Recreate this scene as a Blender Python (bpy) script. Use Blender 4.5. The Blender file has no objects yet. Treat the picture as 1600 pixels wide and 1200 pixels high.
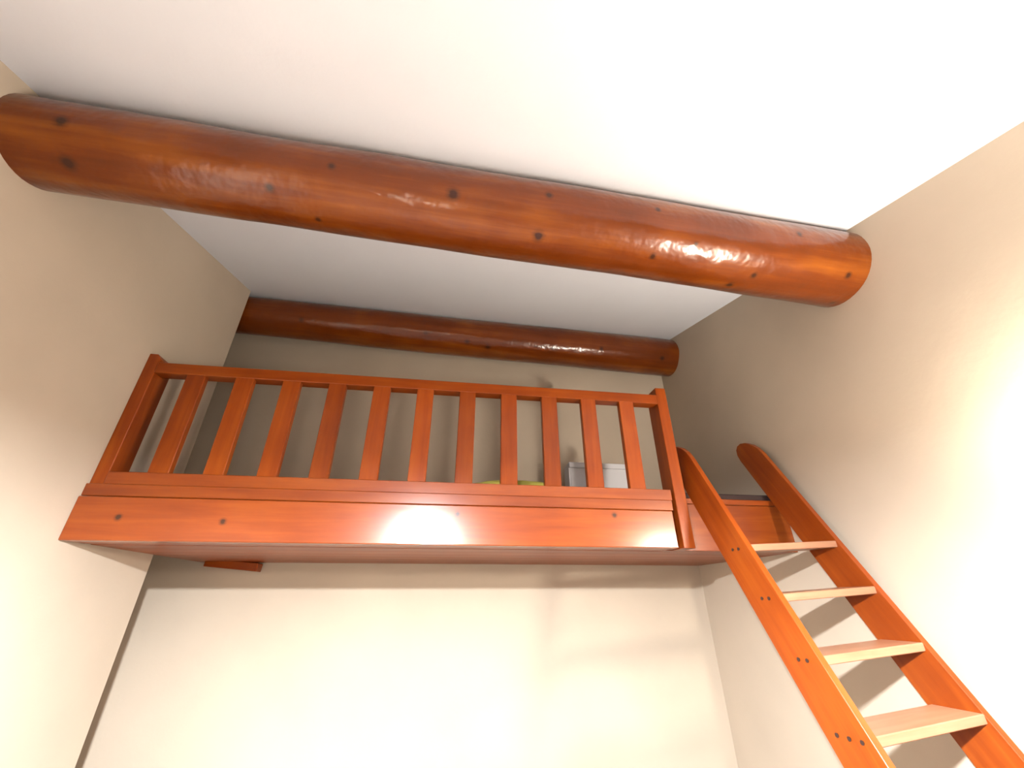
import bpy, bmesh, math, random
from mathutils import Vector, Matrix, noise
random.seed(7)
SC = bpy.context.scene
COL = SC.collection
S = 1.3          # metres per fitted unit
HZ = 1.6         # camera height above the floor (m)
def V(x, y, z): return Vector((x*S, y*S, z*S + HZ))

# ------------------------------------------------------------------ camera
pitch, yaw, roll, fpx = .4821, .1515, -.0047, 645.84
Fw = Vector((math.sin(yaw)*math.cos(pitch), math.cos(yaw)*math.cos(pitch), math.sin(pitch)))
Rt = Vector((math.cos(yaw), -math.sin(yaw), 0)); Up = Rt.cross(Fw)
R2 = Rt*math.cos(roll) + Up*math.sin(roll); U2 = -Rt*math.sin(roll) + Up*math.cos(roll)
cd = bpy.data.cameras.new('camera'); cam = bpy.data.objects.new('camera', cd); COL.objects.link(cam)
cd.sensor_fit = 'HORIZONTAL'; cd.sensor_width = 36; cd.lens = fpx*36/1600; cd.clip_start = .02
cam.matrix_world = Matrix(((R2.x, U2.x, -Fw.x, 0), (R2.y, U2.y, -Fw.y, 0), (R2.z, U2.z, -Fw.z, HZ), (0, 0, 0, 1)))
SC.camera = cam

# ------------------------------------------------------------------ world, daylight, exposure
W = bpy.data.worlds.new('sky'); SC.world = W; W.use_nodes = True
bg = W.node_tree.nodes['Background']; bg.inputs['Color'].default_value = (.86, .93, 1, 1); bg.inputs['Strength'].default_value = 1
SC.view_settings.view_transform = 'Standard'; SC.view_settings.look = 'None'
SC.view_settings.gamma = 1; SC.view_settings.use_curve_mapping = False; SC.view_settings.exposure = -.45
WALL_LAMP, PENDANT = 1800, 24000      # emission strengths of the glass globes

# fitted room (units)
XL, XR, YLEFT, YB, YR = -1.300, 1.597, 2.228, 2.65, -2.3
ZF = -HZ/S
def zc(y): return 1.110 + .2685*y

# ------------------------------------------------------------------ helpers
def finish(name, bm, mat, parent=None, loc=Vector(), rot=None, smooth=False):
    me = bpy.data.meshes.new(name); bm.normal_update(); bm.to_mesh(me); bm.free()
    if mat: me.materials.append(mat)
    if smooth:
        for p in me.polygons: p.use_smooth = True
    o = bpy.data.objects.new(name, me); COL.objects.link(o)
    place(o, parent, loc, rot); return o
def place(o, parent, loc, rot=None):
    if parent is not None:
        o.parent = parent; loc = loc - WP[parent.name]
    o.location = loc
    if rot is not None: o.rotation_euler = rot.to_euler()
    WP[o.name] = (WP[parent.name] if parent is not None else Vector()) + Vector(loc)
WP = {}
def tag(o, label=None, cat=None, group=None, kind=None):
    for k, v in (('label', label), ('category', cat), ('group', group), ('kind', kind)):
        if v: o[k] = v
    return o
def thing(name, loc, label, cat, group=None):
    o = bpy.data.objects.new(name, None); COL.objects.link(o); o.empty_display_size = .1
    o.location = loc; WP[o.name] = Vector(loc); return tag(o, label, cat, group)
def box_bm(sx, sy, sz, bev=0.0):
    bm = bmesh.new(); bmesh.ops.create_cube(bm, size=1)
    bmesh.ops.scale(bm, vec=(sx, sy, sz), verts=bm.verts)
    if bev: bmesh.ops.bevel(bm, geom=bm.edges[:], offset=bev, segments=1, affect='EDGES')
    return bm
def board(name, lo, hi, mat, parent=None, bev=.003, rot=None):
    """axis-aligned board between two unit-space corners"""
    a, b = V(*lo), V(*hi); d = b - a
    return finish(name, box_bm(abs(d.x), abs(d.y), abs(d.z), bev), mat, parent, (a+b)/2, rot)
def prism(name, poly, x0, x1, mat, kind='structure'):
    """polygon in (y,z) units extruded along x"""
    bm = bmesh.new(); c = V((x0+x1)/2, sum(p[0] for p in poly)/len(poly), sum(p[1] for p in poly)/len(poly))
    A = [bm.verts.new(V(x0, y, z)-c) for y, z in poly]; B = [bm.verts.new(V(x1, y, z)-c) for y, z in poly]
    bm.faces.new(A); bm.faces.new(B[::-1]); n = len(poly)
    for i in range(n): bm.faces.new((A[(i+1) % n], A[i], B[i], B[(i+1) % n]))
    bmesh.ops.recalc_face_normals(bm, faces=bm.faces)
    return tag(finish(name, bm, mat, None, c), kind=kind)

# ------------------------------------------------------------------ materials
def newmat(name):
    m = bpy.data.materials.new(name); m.use_nodes = True; nt = m.node_tree
    return m, nt, nt.nodes['Principled BSDF']
def N(nt, t, **kw):
    n = nt.nodes.new(t)
    for k, v in kw.items(): setattr(n, k, v)
    return n
def plaster(name, col, rough=.9, bump=.11, var=.05):
    m, nt, b = newmat(name); L = nt.links.new
    g = N(nt, 'ShaderNodeNewGeometry')
    n1 = N(nt, 'ShaderNodeTexNoise'); n1.inputs['Scale'].default_value = 1.7; n1.inputs['Detail'].default_value = 4
    n2 = N(nt, 'ShaderNodeTexNoise'); n2.inputs['Scale'].default_value = 34; n2.inputs['Detail'].default_value = 6
    L(g.outputs['Position'], n1.inputs['Vector']); L(g.outputs['Position'], n2.inputs['Vector'])
    r = N(nt, 'ShaderNodeValToRGB'); e = r.color_ramp.elements
    e[0].position, e[1].position = .3, .7
    e[0].color = (*[c*(1-var) for c in col], 1); e[1].color = (*[min(1, c*(1+var)) for c in col], 1)
    L(n1.outputs['Fac'], r.inputs['Fac']); L(r.outputs['Color'], b.inputs['Base Color'])
    add = N(nt, 'ShaderNodeMath', operation='MULTIPLY_ADD'); add.inputs[1].default_value = 6
    L(n1.outputs['Fac'], add.inputs[0]); L(n2.outputs['Fac'], add.inputs[2])
    bp = N(nt, 'ShaderNodeBump'); bp.inputs['Strength'].default_value = bump; bp.inputs['Distance'].default_value = .006
    L(add.outputs[0], bp.inputs['Height']); L(bp.outputs['Normal'], b.inputs['Normal'])
    b.inputs['Roughness'].default_value = rough; b.inputs['Specular IOR Level'].default_value = .2
    return m
def wood(name, axis, dark, mid, light, rough=.36, coat=.3, coat_rough=.26, spec=.12, lump=0, knots=(), knot_r=.018, fine=1.0, bump=.15, rnd=.25):
    """varnished pine; grain runs along local axis; knots are local positions (m)"""
    m, nt, b = newmat(name); L = nt.links.new
    tc = N(nt, 'ShaderNodeTexCoord'); oi = N(nt, 'ShaderNodeObjectInfo')
    off = N(nt, 'ShaderNodeVectorMath', operation='SCALE'); off.inputs[0].default_value = (7.3, 3.1, 5.7); L(oi.outputs['Random'], off.inputs['Scale'])
    ad = N(nt, 'ShaderNodeVectorMath', operation='ADD'); L(tc.outputs['Object'], ad.inputs[0]); L(off.outputs[0], ad.inputs[1])
    mp = N(nt, 'ShaderNodeMapping'); sc = [1, 1, 1]; sc['XYZ'.index(axis)] = .07; mp.inputs['Scale'].default_value = sc
    L(ad.outputs[0], mp.inputs['Vector'])
    n1 = N(nt, 'ShaderNodeTexNoise'); n1.inputs['Scale'].default_value = 22*fine; n1.inputs['Detail'].default_value = 5; n1.inputs['Distortion'].default_value = .6
    n2 = N(nt, 'ShaderNodeTexNoise'); n2.inputs['Scale'].default_value = 130*fine; n2.inputs['Detail'].default_value = 3
    n3 = N(nt, 'ShaderNodeTexNoise'); n3.inputs['Scale'].default_value = 3.2; n3.inputs['Detail'].default_value = 2
    for n in (n1, n2): L(mp.outputs[0], n.inputs['Vector'])
    L(ad.outputs[0], n3.inputs['Vector'])
    r = N(nt, 'ShaderNodeValToRGB'); e = r.color_ramp.elements
    e[0].position, e[0].color = .25, (*dark, 1); e[1].position, e[1].color = .8, (*light, 1)
    k = e.new(.5); k.color = (*mid, 1)
    a1 = N(nt, 'ShaderNodeMath', operation='MULTIPLY_ADD'); a1.inputs[1].default_value = .35
    a2 = N(nt, 'ShaderNodeMath', operation='MULTIPLY_ADD'); a2.inputs[1].default_value = .55
    a3 = N(nt, 'ShaderNodeMath', operation='MULTIPLY'); a3.inputs[1].default_value = .12
    L(n2.outputs['Fac'], a3.inputs[0]); L(n3.outputs['Fac'], a1.inputs[0]); L(a3.outputs[0], a1.inputs[2])
    L(n1.outputs['Fac'], a2.inputs[0]); L(a1.outputs[0], a2.inputs[2]); L(a2.outputs[0], r.inputs['Fac'])
    hs = N(nt, 'ShaderNodeHueSaturation')
    mr = N(nt, 'ShaderNodeMapRange'); mr.inputs['To Min'].default_value = 1-rnd*.6; mr.inputs['To Max'].default_value = 1+rnd*.6
    L(oi.outputs['Random'], mr.inputs['Value']); L(mr.outputs[0], hs.inputs['Value']); L(r.outputs['Color'], hs.inputs['Color'])
    colour = hs.outputs['Color']
    if knots:
        last = None
        for kx in knots:
            kr = kx[3] if len(kx) > 3 else knot_r
            d = N(nt, 'ShaderNodeVectorMath', operation='DISTANCE'); d.inputs[1].default_value = kx[:3]; L(tc.outputs['Object'], d.inputs[0])
            q = N(nt, 'ShaderNodeMath', operation='DIVIDE'); q.inputs[1].default_value = kr; L(d.outputs['Value'], q.inputs[0])
            if last is None: last = q.outputs[0]
            else:
                mi = N(nt, 'ShaderNodeMath', operation='MINIMUM'); L(last, mi.inputs[0]); L(q.outputs[0], mi.inputs[1]); last = mi.outputs[0]
        wob = N(nt, 'ShaderNodeMath', operation='MULTIPLY_ADD'); wob.inputs[1].default_value = .8; L(n2.outputs['Fac'], wob.inputs[0]); L(last, wob.inputs[2])
        kr_ = N(nt, 'ShaderNodeValToRGB'); e = kr_.color_ramp.elements
        e[0].position, e[0].color = .5, (1, 1, 1, 1); e[1].position, e[1].color = 1.0, (0, 0, 0, 1)
        k = e.new(.68); k.color = (.45, .45, .45, 1)
        hf = N(nt, 'ShaderNodeMath', operation='MULTIPLY'); hf.inputs[1].default_value = .6; L(wob.outputs[0], hf.inputs[0]); L(hf.outputs[0], kr_.inputs['Fac'])
        mx = N(nt, 'ShaderNodeMix', data_type='RGBA'); L(kr_.outputs['Color'], mx.inputs['Factor']); L(colour, mx.inputs['A'])
        mx.inputs['B'].default_value = (.035, .009, .003, 1); colour = mx.outputs['Result']
    L(colour, b.inputs['Base Color'])
    b.inputs['Specular IOR Level'].default_value = spec; b.inputs['Roughness'].default_value = rough; b.inputs['Coat Weight'].default_value = coat; b.inputs['Coat Roughness'].default_value = coat_rough
    bp = N(nt, 'ShaderNodeBump'); bp.inputs['Strength'].default_value = bump; bp.inputs['Distance'].default_value = .002
    L(a2.outputs[0], bp.inputs['Height']); nrm = bp.outputs['Normal']
    if lump:
        n4 = N(nt, 'ShaderNodeTexNoise'); n4.inputs['Scale'].default_value = 13; n4.inputs['Detail'].default_value = 2; L(ad.outputs[0], n4.inputs['Vector'])
        b2 = N(nt, 'ShaderNodeBump'); b2.inputs['Strength'].default_value = lump; b2.inputs['Distance'].default_value = .02
        L(n4.outputs['Fac'], b2.inputs['Height']); L(nrm, b2.inputs['Normal']); nrm = b2.outputs['Normal']
    L(nrm, b.inputs['Normal'])
    if coat: L(nrm, b.inputs['Coat Normal'])
    return m
def plain(name, col, rough=.6, metal=0, emit=0, ecol=(1, .91, .78, 1)):
    m, nt, b = newmat(name); b.inputs['Base Color'].default_value = (*col, 1); b.inputs['Roughness'].default_value = rough; b.inputs['Metallic'].default_value = metal
    n = N(nt, 'ShaderNodeTexNoise'); n.inputs['Scale'].default_value = 60
    bp = N(nt, 'ShaderNodeBump'); bp.inputs['Strength'].default_value = .08; bp.inputs['Distance'].default_value = .002
    nt.links.new(n.outputs['Fac'], bp.inputs['Height']); nt.links.new(bp.outputs['Normal'], b.inputs['Normal'])
    if emit: b.inputs['Emission Color'].default_value = ecol; b.inputs['Emission Strength'].default_value = emit
    return m
M_WALL = plaster('cream_plaster', (.46, .39, .31))
M_CEIL = plaster('white_ceiling_paint', (.69, .71, .76), bump=.15, var=.02)
M_FLOOR = plaster('pale_stone_floor', (.20, .18, .165), rough=.4, bump=.1)
OR_D, OR_M, OR_L = (.145, .021, .002), (.22, .040, .004), (.31, .072, .007)
WX, WY, WZ = [wood('orange_pine_'+a, a, OR_D, OR_M, OR_L) for a in 'XYZ']
WXG = wood('glossy_pine_X', 'X', OR_D, OR_M, OR_L, coat=1, coat_rough=.22)
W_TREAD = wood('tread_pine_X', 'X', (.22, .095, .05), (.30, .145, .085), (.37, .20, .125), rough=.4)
M_SCREW = plain('dark_screw_head', (.03, .012, .008), .5)

# ------------------------------------------------------------------ setting
board('floor', (-1.95, YR-.2, ZF-.1), (XR+.2, YB+.2, ZF), M_FLOOR, bev=0)['kind'] = 'structure'
prism('ceiling', [(YR-.2, zc(YR-.2)), (YB+.2, zc(YB+.2)), (YB+.2, zc(YB+.2)+.12), (YR-.2, zc(YR-.2)+.12)], -1.95, XR+.2, M_CEIL)
def wall_poly(y0, y1): return [(y0, ZF), (y1, ZF), (y1, zc(y1)+.02), (y0, zc(y0)+.02)]
prism('wall_left', wall_poly(YR-.1, YLEFT), -1.75, XL, M_WALL)
prism('wall_recess', wall_poly(YLEFT-.1, YB+.1), -1.90, -1.75, M_WALL)
prism('wall_right', wall_poly(YR-.1, YB+.1), XR, XR+.12, M_WALL)
prism('wall_back', wall_poly(YB, YB+.12), -1.75, XR, M_WALL)
prism('wall_rear', wall_poly(YR-.1, YR), XL, XR, M_WALL)

# ------------------------------------------------------------------ log beams
def log_beam(a, b, r0, r1, mat_args, label, ext0, ext1, seed):
    A, B = V(*a), V(*b); ax = (B-A).normalized(); base = (A+B)/2; Ln = (B-A).length
    up = Vector((0, 0, 1)); e2 = (up - ax*up.dot(ax)).normalized(); e1 = e2.cross(ax)
    rot = Matrix((ax, e1, e2)).transposed()           # local x along the log
    inv = rot.transposed()
    bm = bmesh.new(); nl, nc = 72, 40; rings = []
    for i in range(nl+1):
        u = -ext0 + (Ln+ext0+ext1)*i/nl; s = u/Ln; r = (r0 + (r1-r0)*s)*S; ring = []
        for j in range(nc):
            t = 2*math.pi*j/nc
            d = noise.noise(Vector((u*.9+seed, math.cos(t)*.8, math.sin(t)*.8)))*.010 + noise.noise(Vector((u*2.6+seed, math.cos(t)*1.7, math.sin(t)*1.7)))*.005
            ring.append(bm.verts.new((u-Ln/2, (r+d)*math.cos(t), (r+d)*math.sin(t))))
        rings.append(ring)
    for i in range(nl):
        for j in range(nc): bm.faces.new((rings[i][j], rings[i+1][j], rings[i+1][(j+1) % nc], rings[i][(j+1) % nc]))
    bm.faces.new(rings[0]); bm.faces.new(rings[-1][::-1])
    bmesh.ops.recalc_face_normals(bm, faces=bm.faces)
    kn = []
    for k in mat_args['k']:
        kn.append((*(inv @ (V(*k[:3])-base)), k[3]*1.2))
    m = wood('log_pine', 'X', *mat_args['c'], rough=mat_args.get('r', .28), coat=.6, coat_rough=.20, spec=.1, lump=.3, knots=kn, fine=.45, bump=.5, rnd=0)
    o = finish('log_beam', bm, m, None, base, rot, True)
    return tag(o, label, 'beam', 'round log beams under the ceiling')
LOGC = ((.060, .010, .001), (.125, .025, .002), (.30, .088, .007))
K1 = [(-1.14, .863, 1.192, .022), (-1.138, .935, 1.112, .024), (-.603, .943, 1.124, .016), (-.426, .897, 1.195, .014), (-.48, 1.028, 1.102, .013), (-.05, .924, 1.174, .026), (.248, 1.005, 1.116, .024), (.272, .922, 1.226, .018), (.679, .939, 1.248, .015), (.681, 1.034, 1.114, .015), (.832, .989, 1.149, .012), (1.113, 1.069, 1.111, .018), (1.049, 1.13, 1.108, .02), (1.508, 1.039, 1.136, .017), (1.555, 1.176, 1.113, .015), (1.275, .966, 1.249, .018)]
K2 = [(-.219, 2.293, 1.549, .02), (.055, 2.329, 1.524, .024), (.195, 2.353, 1.511, .024), (.65, 2.345, 1.537, .02), (-.979, 2.259, 1.546, .02), (.997, 2.342, 1.567, .02), (1.466, 2.376, 1.548, .022)]
log_beam((XL, .98, 1.23), (XR, 1.135, 1.262), .13, .155, dict(c=LOGC, k=K1), 'thick glossy orange log beam spanning the room in front of the loft', .06, .06, 3.1)
log_beam((XL, 2.36, 1.615), (XR, 2.50, 1.634), .119, .143, dict(c=LOGC, k=K2), 'dark reddish log beam above the loft against the back wall', .5, .06, 9.4)

# ------------------------------------------------------------------ loft platform
loft = thing('loft_platform', V(0, 1.75, .187), 'orange pine sleeping loft floor with a deep front fascia board', 'loft')
kf = [(-1.145, 1.695, .265, .017), (-.803, 1.695, .257, .017), (.039, 1.695, .303, .016), (.688, 1.695, .312, .016)]
cen = V((XL+.95)/2, 1.72, (.187+.336)/2)
MF = wood('fascia_pine', 'X', OR_D, OR_M, OR_L, coat=1, coat_rough=.22, knots=[(*(V(*k[:3])-cen), k[3]) for k in kf], rnd=0)
board('fascia_board', (XL, 1.695, .187), (.95, 1.745, .336), MF, loft, bev=.004)
board('trim_board', (XL-.003, 1.705, .339), (.962, 1.745, .383), WXG, loft)
board('header_board', (.945, 1.812, .189), (XR, 1.842, .392), WXG, loft)
board('front_joist', (XL, 1.812, .190), (.945, 1.842, .392), WX, loft)
board('nosing', (1.04, 1.808, .393), (XR, 1.842, .418), WXG, loft)
board('soffit_board', (XL, 1.745, .189), (.945, 1.812, .203), WX, loft, bev=.002)
for i in range(6):                                     # soffit and floor planks
    y0 = 1.844 + i*.1340
    board('soffit_board', (XL, y0, .189), (XR, y0+.1325, .203), WX, loft, bev=.002)
for i in range(6):
    y0 = 1.844 + i*.1340
    board('floor_board', (XL, y0, .394), (XR, y0+.1325, .418), WX, loft, bev=.002)
for x in (-.9, -.3, .3, .9, 1.35):
    board('joist', (x-.025, 1.843, .204), (x+.025, YB-.003, .393), WY, loft)
a, b_ = V(-1.25, 2.58, .158), V(-.985, YB-.001, .198)
finish('cleat', box_bm((b_-a).x, (b_-a).y, (b_-a).z, .003), WX, loft, (a+b_)/2 + Vector((0, 0, -.006)), Matrix.Rotation(math.radians(5), 3, 'Y'))

# ------------------------------------------------------------------ guard railing
rail = thing('guard_railing', V(-.15, 1.73, .383), 'orange pine railing of flat upright slats along the loft edge', 'railing')
board('bottom_rail', (XL+.048, 1.712, .383), (.970, 1.765, .431), WXG, rail)
board('top_rail', (XL+.048, 1.712, .850), (.985, 1.768, .899), WX, rail)
def post(x0, x1, zb, ch, mat):
    a, b = V(x0, 1.715, zb), V(x1, 1.812, .940); c = (a+b)/2
    bm = bmesh.new(); hy = (b-a).y/2
    z0, z1 = a.z-c.z, b.z-c.z; w = (b-a).x/2; k = .03
    pf = [(-w, z0), (w, z0), (w, z1-(k if ch > 0 else 0)), (w-(k*.7 if ch > 0 else 0), z1), (-w+(k*.7 if ch < 0 else 0), z1), (-w, z1-(k if ch < 0 else 0))]
    pf = [q for i, q in enumerate(pf) if q not in pf[:i]]
    A = [bm.verts.new((x, -hy, z)) for x, z in pf]; B = [bm.verts.new((x, hy, z)) for x, z in pf]; n = len(pf)
    bm.faces.new(A); bm.faces.new(B[::-1])
    for i in range(n): bm.faces.new((A[(i+1) % n], A[i], B[i], B[(i+1) % n]))
    bmesh.ops.recalc_face_normals(bm, faces=bm.faces)
    bmesh.ops.bevel(bm, geom=bm.edges[:], offset=.003, segments=1, affect='EDGES')
    return finish('post', bm, mat, rail, c)
post(XL, -1.252, .382, 1, WZ)
post(.985, 1.038, .189, 0, WZ)
first = None
for i in range(11):
    xc = -1.089 + i*.1909
    if first is None:
        first = board('baluster', (xc-.0365, 1.7135, .429), (xc+.0365, 1.742, .852), WZ, rail); off = first.location.copy()
    else:
        o = first.copy(); COL.objects.link(o); o.location = off + Vector((i*.1909*S, 0, 0))

# ------------------------------------------------------------------ ladder
lx, ly, lz, lyaw, LW, sx, sy, dz, bd, lean = 1.092, 1.475, .179, .115, .442, -.010, .563, .165, .1454, .058
TH = .024
w = Vector((math.cos(lyaw), math.sin(lyaw), lean)); bk = Vector((-math.sin(lyaw), math.cos(lyaw), 0))
def LP(t, be, g): return V(*(Vector((lx + sx*t, ly + sy*t, lz + t)) + bk*be + w*g))
lad = thing('loft_ladder', LP(ZF-lz, 0, LW/2), 'reddish pine step ladder leaning from the loft edge down beside the wall', 'ladder')
s3 = Vector((sx, sy, 1)).normalized(); e1 = (w - s3*w.dot(s3)).normalized(); e2 = s3.cross(e1)
LR = Matrix((e1, e2, s3)).transposed(); LI = LR.transposed()
def solid(name, pts0, pts1, mat, parent, rot, bev=.003):
    c = sum(pts0+pts1, Vector())/(2*len(pts0)); iv = rot.transposed()
    bm = bmesh.new(); A = [bm.verts.new(iv@(q-c)) for q in pts0]; B = [bm.verts.new(iv@(q-c)) for q in pts1]; n = len(A)
    bm.faces.new(A); bm.faces.new(B[::-1])
    for i in range(n): bm.faces.new((A[(i+1) % n], A[i], B[i], B[(i+1) % n]))
    bmesh.ops.recalc_face_normals(bm, faces=bm.faces)
    if bev: bmesh.ops.bevel(bm, geom=bm.edges[:], offset=bev, segments=1, affect='EDGES')
    return finish(name, bm, mat, parent, c, rot)
def stringer(g0, g1, ttop, matching):
    tb = ZF - lz
    prof = [(tb, 0), (ttop-.09, 0)]
    for k in range(1, 8):
        a = math.pi/8*k; prof.append((ttop-.09+.09*math.sin(a), bd/2*(1-math.cos(a))))
    prof += [(ttop-.09, bd), (tb, bd)]
    # foot is cut level with the floor (leaning offset of the tread direction removed)
    def fl(t, b, g):
        q = LP(t, b, g)
        if abs(t-tb) < 1e-6: q.z = 0
        return q
    return solid('stringer', [fl(t, b, g0) for t, b in prof], [fl(t, b, g1) for t, b in prof], WZ, lad, LR, .002)
ls = stringer(0, TH, .49, True); rs = stringer(LW, LW+TH, .53, True)
scr = None
YR3 = Matrix((w.normalized(), (bk - w.normalized()*bk.dot(w.normalized())).normalized(), w.normalized().cross(bk).normalized())).transposed()
for i in range(8):
    t = -i*dz
    if lz + t < ZF + .05: break
    lo = [LP(t, .006, TH-.002), LP(t, .006, LW+.002), LP(t, .138, LW+.002), LP(t, .138, TH-.002)]
    dn = Vector((0, 0, -.024*S))
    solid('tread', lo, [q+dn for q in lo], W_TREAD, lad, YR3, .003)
    for be in (.045, .075) if i < 3 else (.03, .065, .10):
        q = LP(t-.012, be, -.0012)
        if scr is None:
            bm = bmesh.new(); bmesh.ops.create_cone(bm, segments=10, radius1=.0075, radius2=.006, depth=.004, cap_ends=True)
            bmesh.ops.rotate(bm, matrix=Matrix.Rotation(math.radians(90), 3, 'Y'), verts=bm.verts)
            scr = finish('screw', bm, M_SCREW, ls, q)
            scr.location = LI @ (q-WP[ls.name])
        else:
            o = scr.copy(); COL.objects.link(o); o.location = LI @ (q-WP[ls.name])

# ------------------------------------------------------------------ things on the loft
mat_dark = plain('dark_brown_felt', (.035, .018, .016), .95)
o = board('sleeping_mat', (.02, 1.838, .418), (XR-.01, YB-.05, .452), mat_dark, bev=.012)
tag(o, 'dark brown sleeping mat lying on the loft floor', 'mat')
bx = thing('storage_box', V(.89, 2.4, .452), 'pale grey storage box standing on the loft behind the railing slats', 'box')
mb = plain('pale_grey_card', (.60, .60, .64), .7); 
board('body', (.708, 2.35, .452), (1.08, 2.45, .705), mb, bx, bev=.004)
board('lid', (.703, 2.345, .705), (1.085, 2.455, .738), mb, bx, bev=.004)
board('side_panel', (.700, 2.352, .455), (.708, 2.448, .704), mb, bx, bev=.001)
bm = bmesh.new(); bmesh.ops.create_grid(bm, x_segments=14, y_segments=8, size=.5)
for v in bm.verts:
    x, y = v.co.x, v.co.y
    v.co = Vector((x*.52, y*.26, .045*(1-abs(2*x)**4)*(1-abs(2*y)**4) + .006*noise.noise(Vector((x*9, y*9, 2)))))
r = bmesh.ops.extrude_face_region(bm, geom=bm.faces[:])
for v in r['geom']:
    if isinstance(v, bmesh.types.BMVert): v.co.z = -.02
bmesh.ops.recalc_face_normals(bm, faces=bm.faces)
o = finish('cushion', bm, plain('olive_yellow_cloth', (.36, .33, .06), .95), None, V(.31, 1.96, .452)+Vector((0, 0, .02)), None, True)
tag(o, 'flat olive yellow cushion on the loft mat behind the slats', 'cushion')

# ------------------------------------------------------------------ lamps (out of frame, seen as glints on the varnish)
def lathe(name, prof, mat, parent, c, seg=24, caps=True):
    bm = bmesh.new(); rings = []
    for r, z in prof: rings.append([bm.verts.new((r*math.cos(2*math.pi*k/seg), r*math.sin(2*math.pi*k/seg), z)) for k in range(seg)])
    for a, b in zip(rings, rings[1:]):
        for k in range(seg): bm.faces.new((a[k], a[(k+1) % seg], b[(k+1) % seg], b[k]))
    if caps: bm.faces.new(rings[0][::-1]); bm.faces.new(rings[-1])
    return finish(name, bm, mat, parent, c, None, True)
brass = plain('aged_brass', (.45, .30, .12), .35, 1)
wl = thing('wall_lamp_offscreen', V(XR, .5, .25), 'brass wall lamp with three glass globes', 'lamp')
board('back_plate', (XR-.015, .36, .22), (XR, .64, .28), brass, wl)
gm = plain('lit_globe', (1, .95, .88), .4, 0, WALL_LAMP)
def globe(name, c, r, mat, parent):
    bm = bmesh.new(); bmesh.ops.create_uvsphere(bm, u_segments=20, v_segments=12, radius=r)
    return finish(name, bm, mat, parent, c, None, True)
for y in (.40, .50, .60):
    board('arm', (XR-.06, y-.008, .242), (XR-.014, y+.008, .258), brass, wl)
    globe('globe_offscreen', V(XR-.085, y, .25), .035, gm, wl)
PX, PY, PZ = -.17, 0, .43
pl = thing('pendant_lamp_offscreen', V(PX, PY, PZ), 'pendant lamp with a wide pale dome shade hanging on a cord', 'lamp')
globe('bulb_offscreen', V(PX, PY, PZ), .045, plain('lit_pendant_bulb', (1, .95, .88), .4, 0, PENDANT, (.95, .97, 1, 1)), pl)
msh, nt, b = newmat('opal_shade')
b.inputs['Base Color'].default_value = (.85, .80, .72, 1)
tl = N(nt, 'ShaderNodeBsdfTranslucent'); tl.inputs['Color'].default_value = (.9, .78, .6, 1)
ms = N(nt, 'ShaderNodeMixShader'); ms.inputs[0].default_value = .015
nt.links.new(b.outputs[0], ms.inputs[1]); nt.links.new(tl.outputs[0], ms.inputs[2]); nt.links.new(ms.outputs[0], nt.nodes['Material Output'].inputs['Surface'])
lathe('shade', [(.175, -.028), (.168, .02), (.150, .06), (.120, .10), (.075, .13), (.03, .145)], msh, pl, V(PX, PY, PZ), 32, False)
lathe('cap', [(.032, .143), (.032, .18), (.012, .20)], brass, pl, V(PX, PY, PZ))
lathe('cord', [(.004, .195), (.004, (zc(PY)-PZ)*S+.01)], M_SCREW, pl, V(PX, PY, PZ), 8)
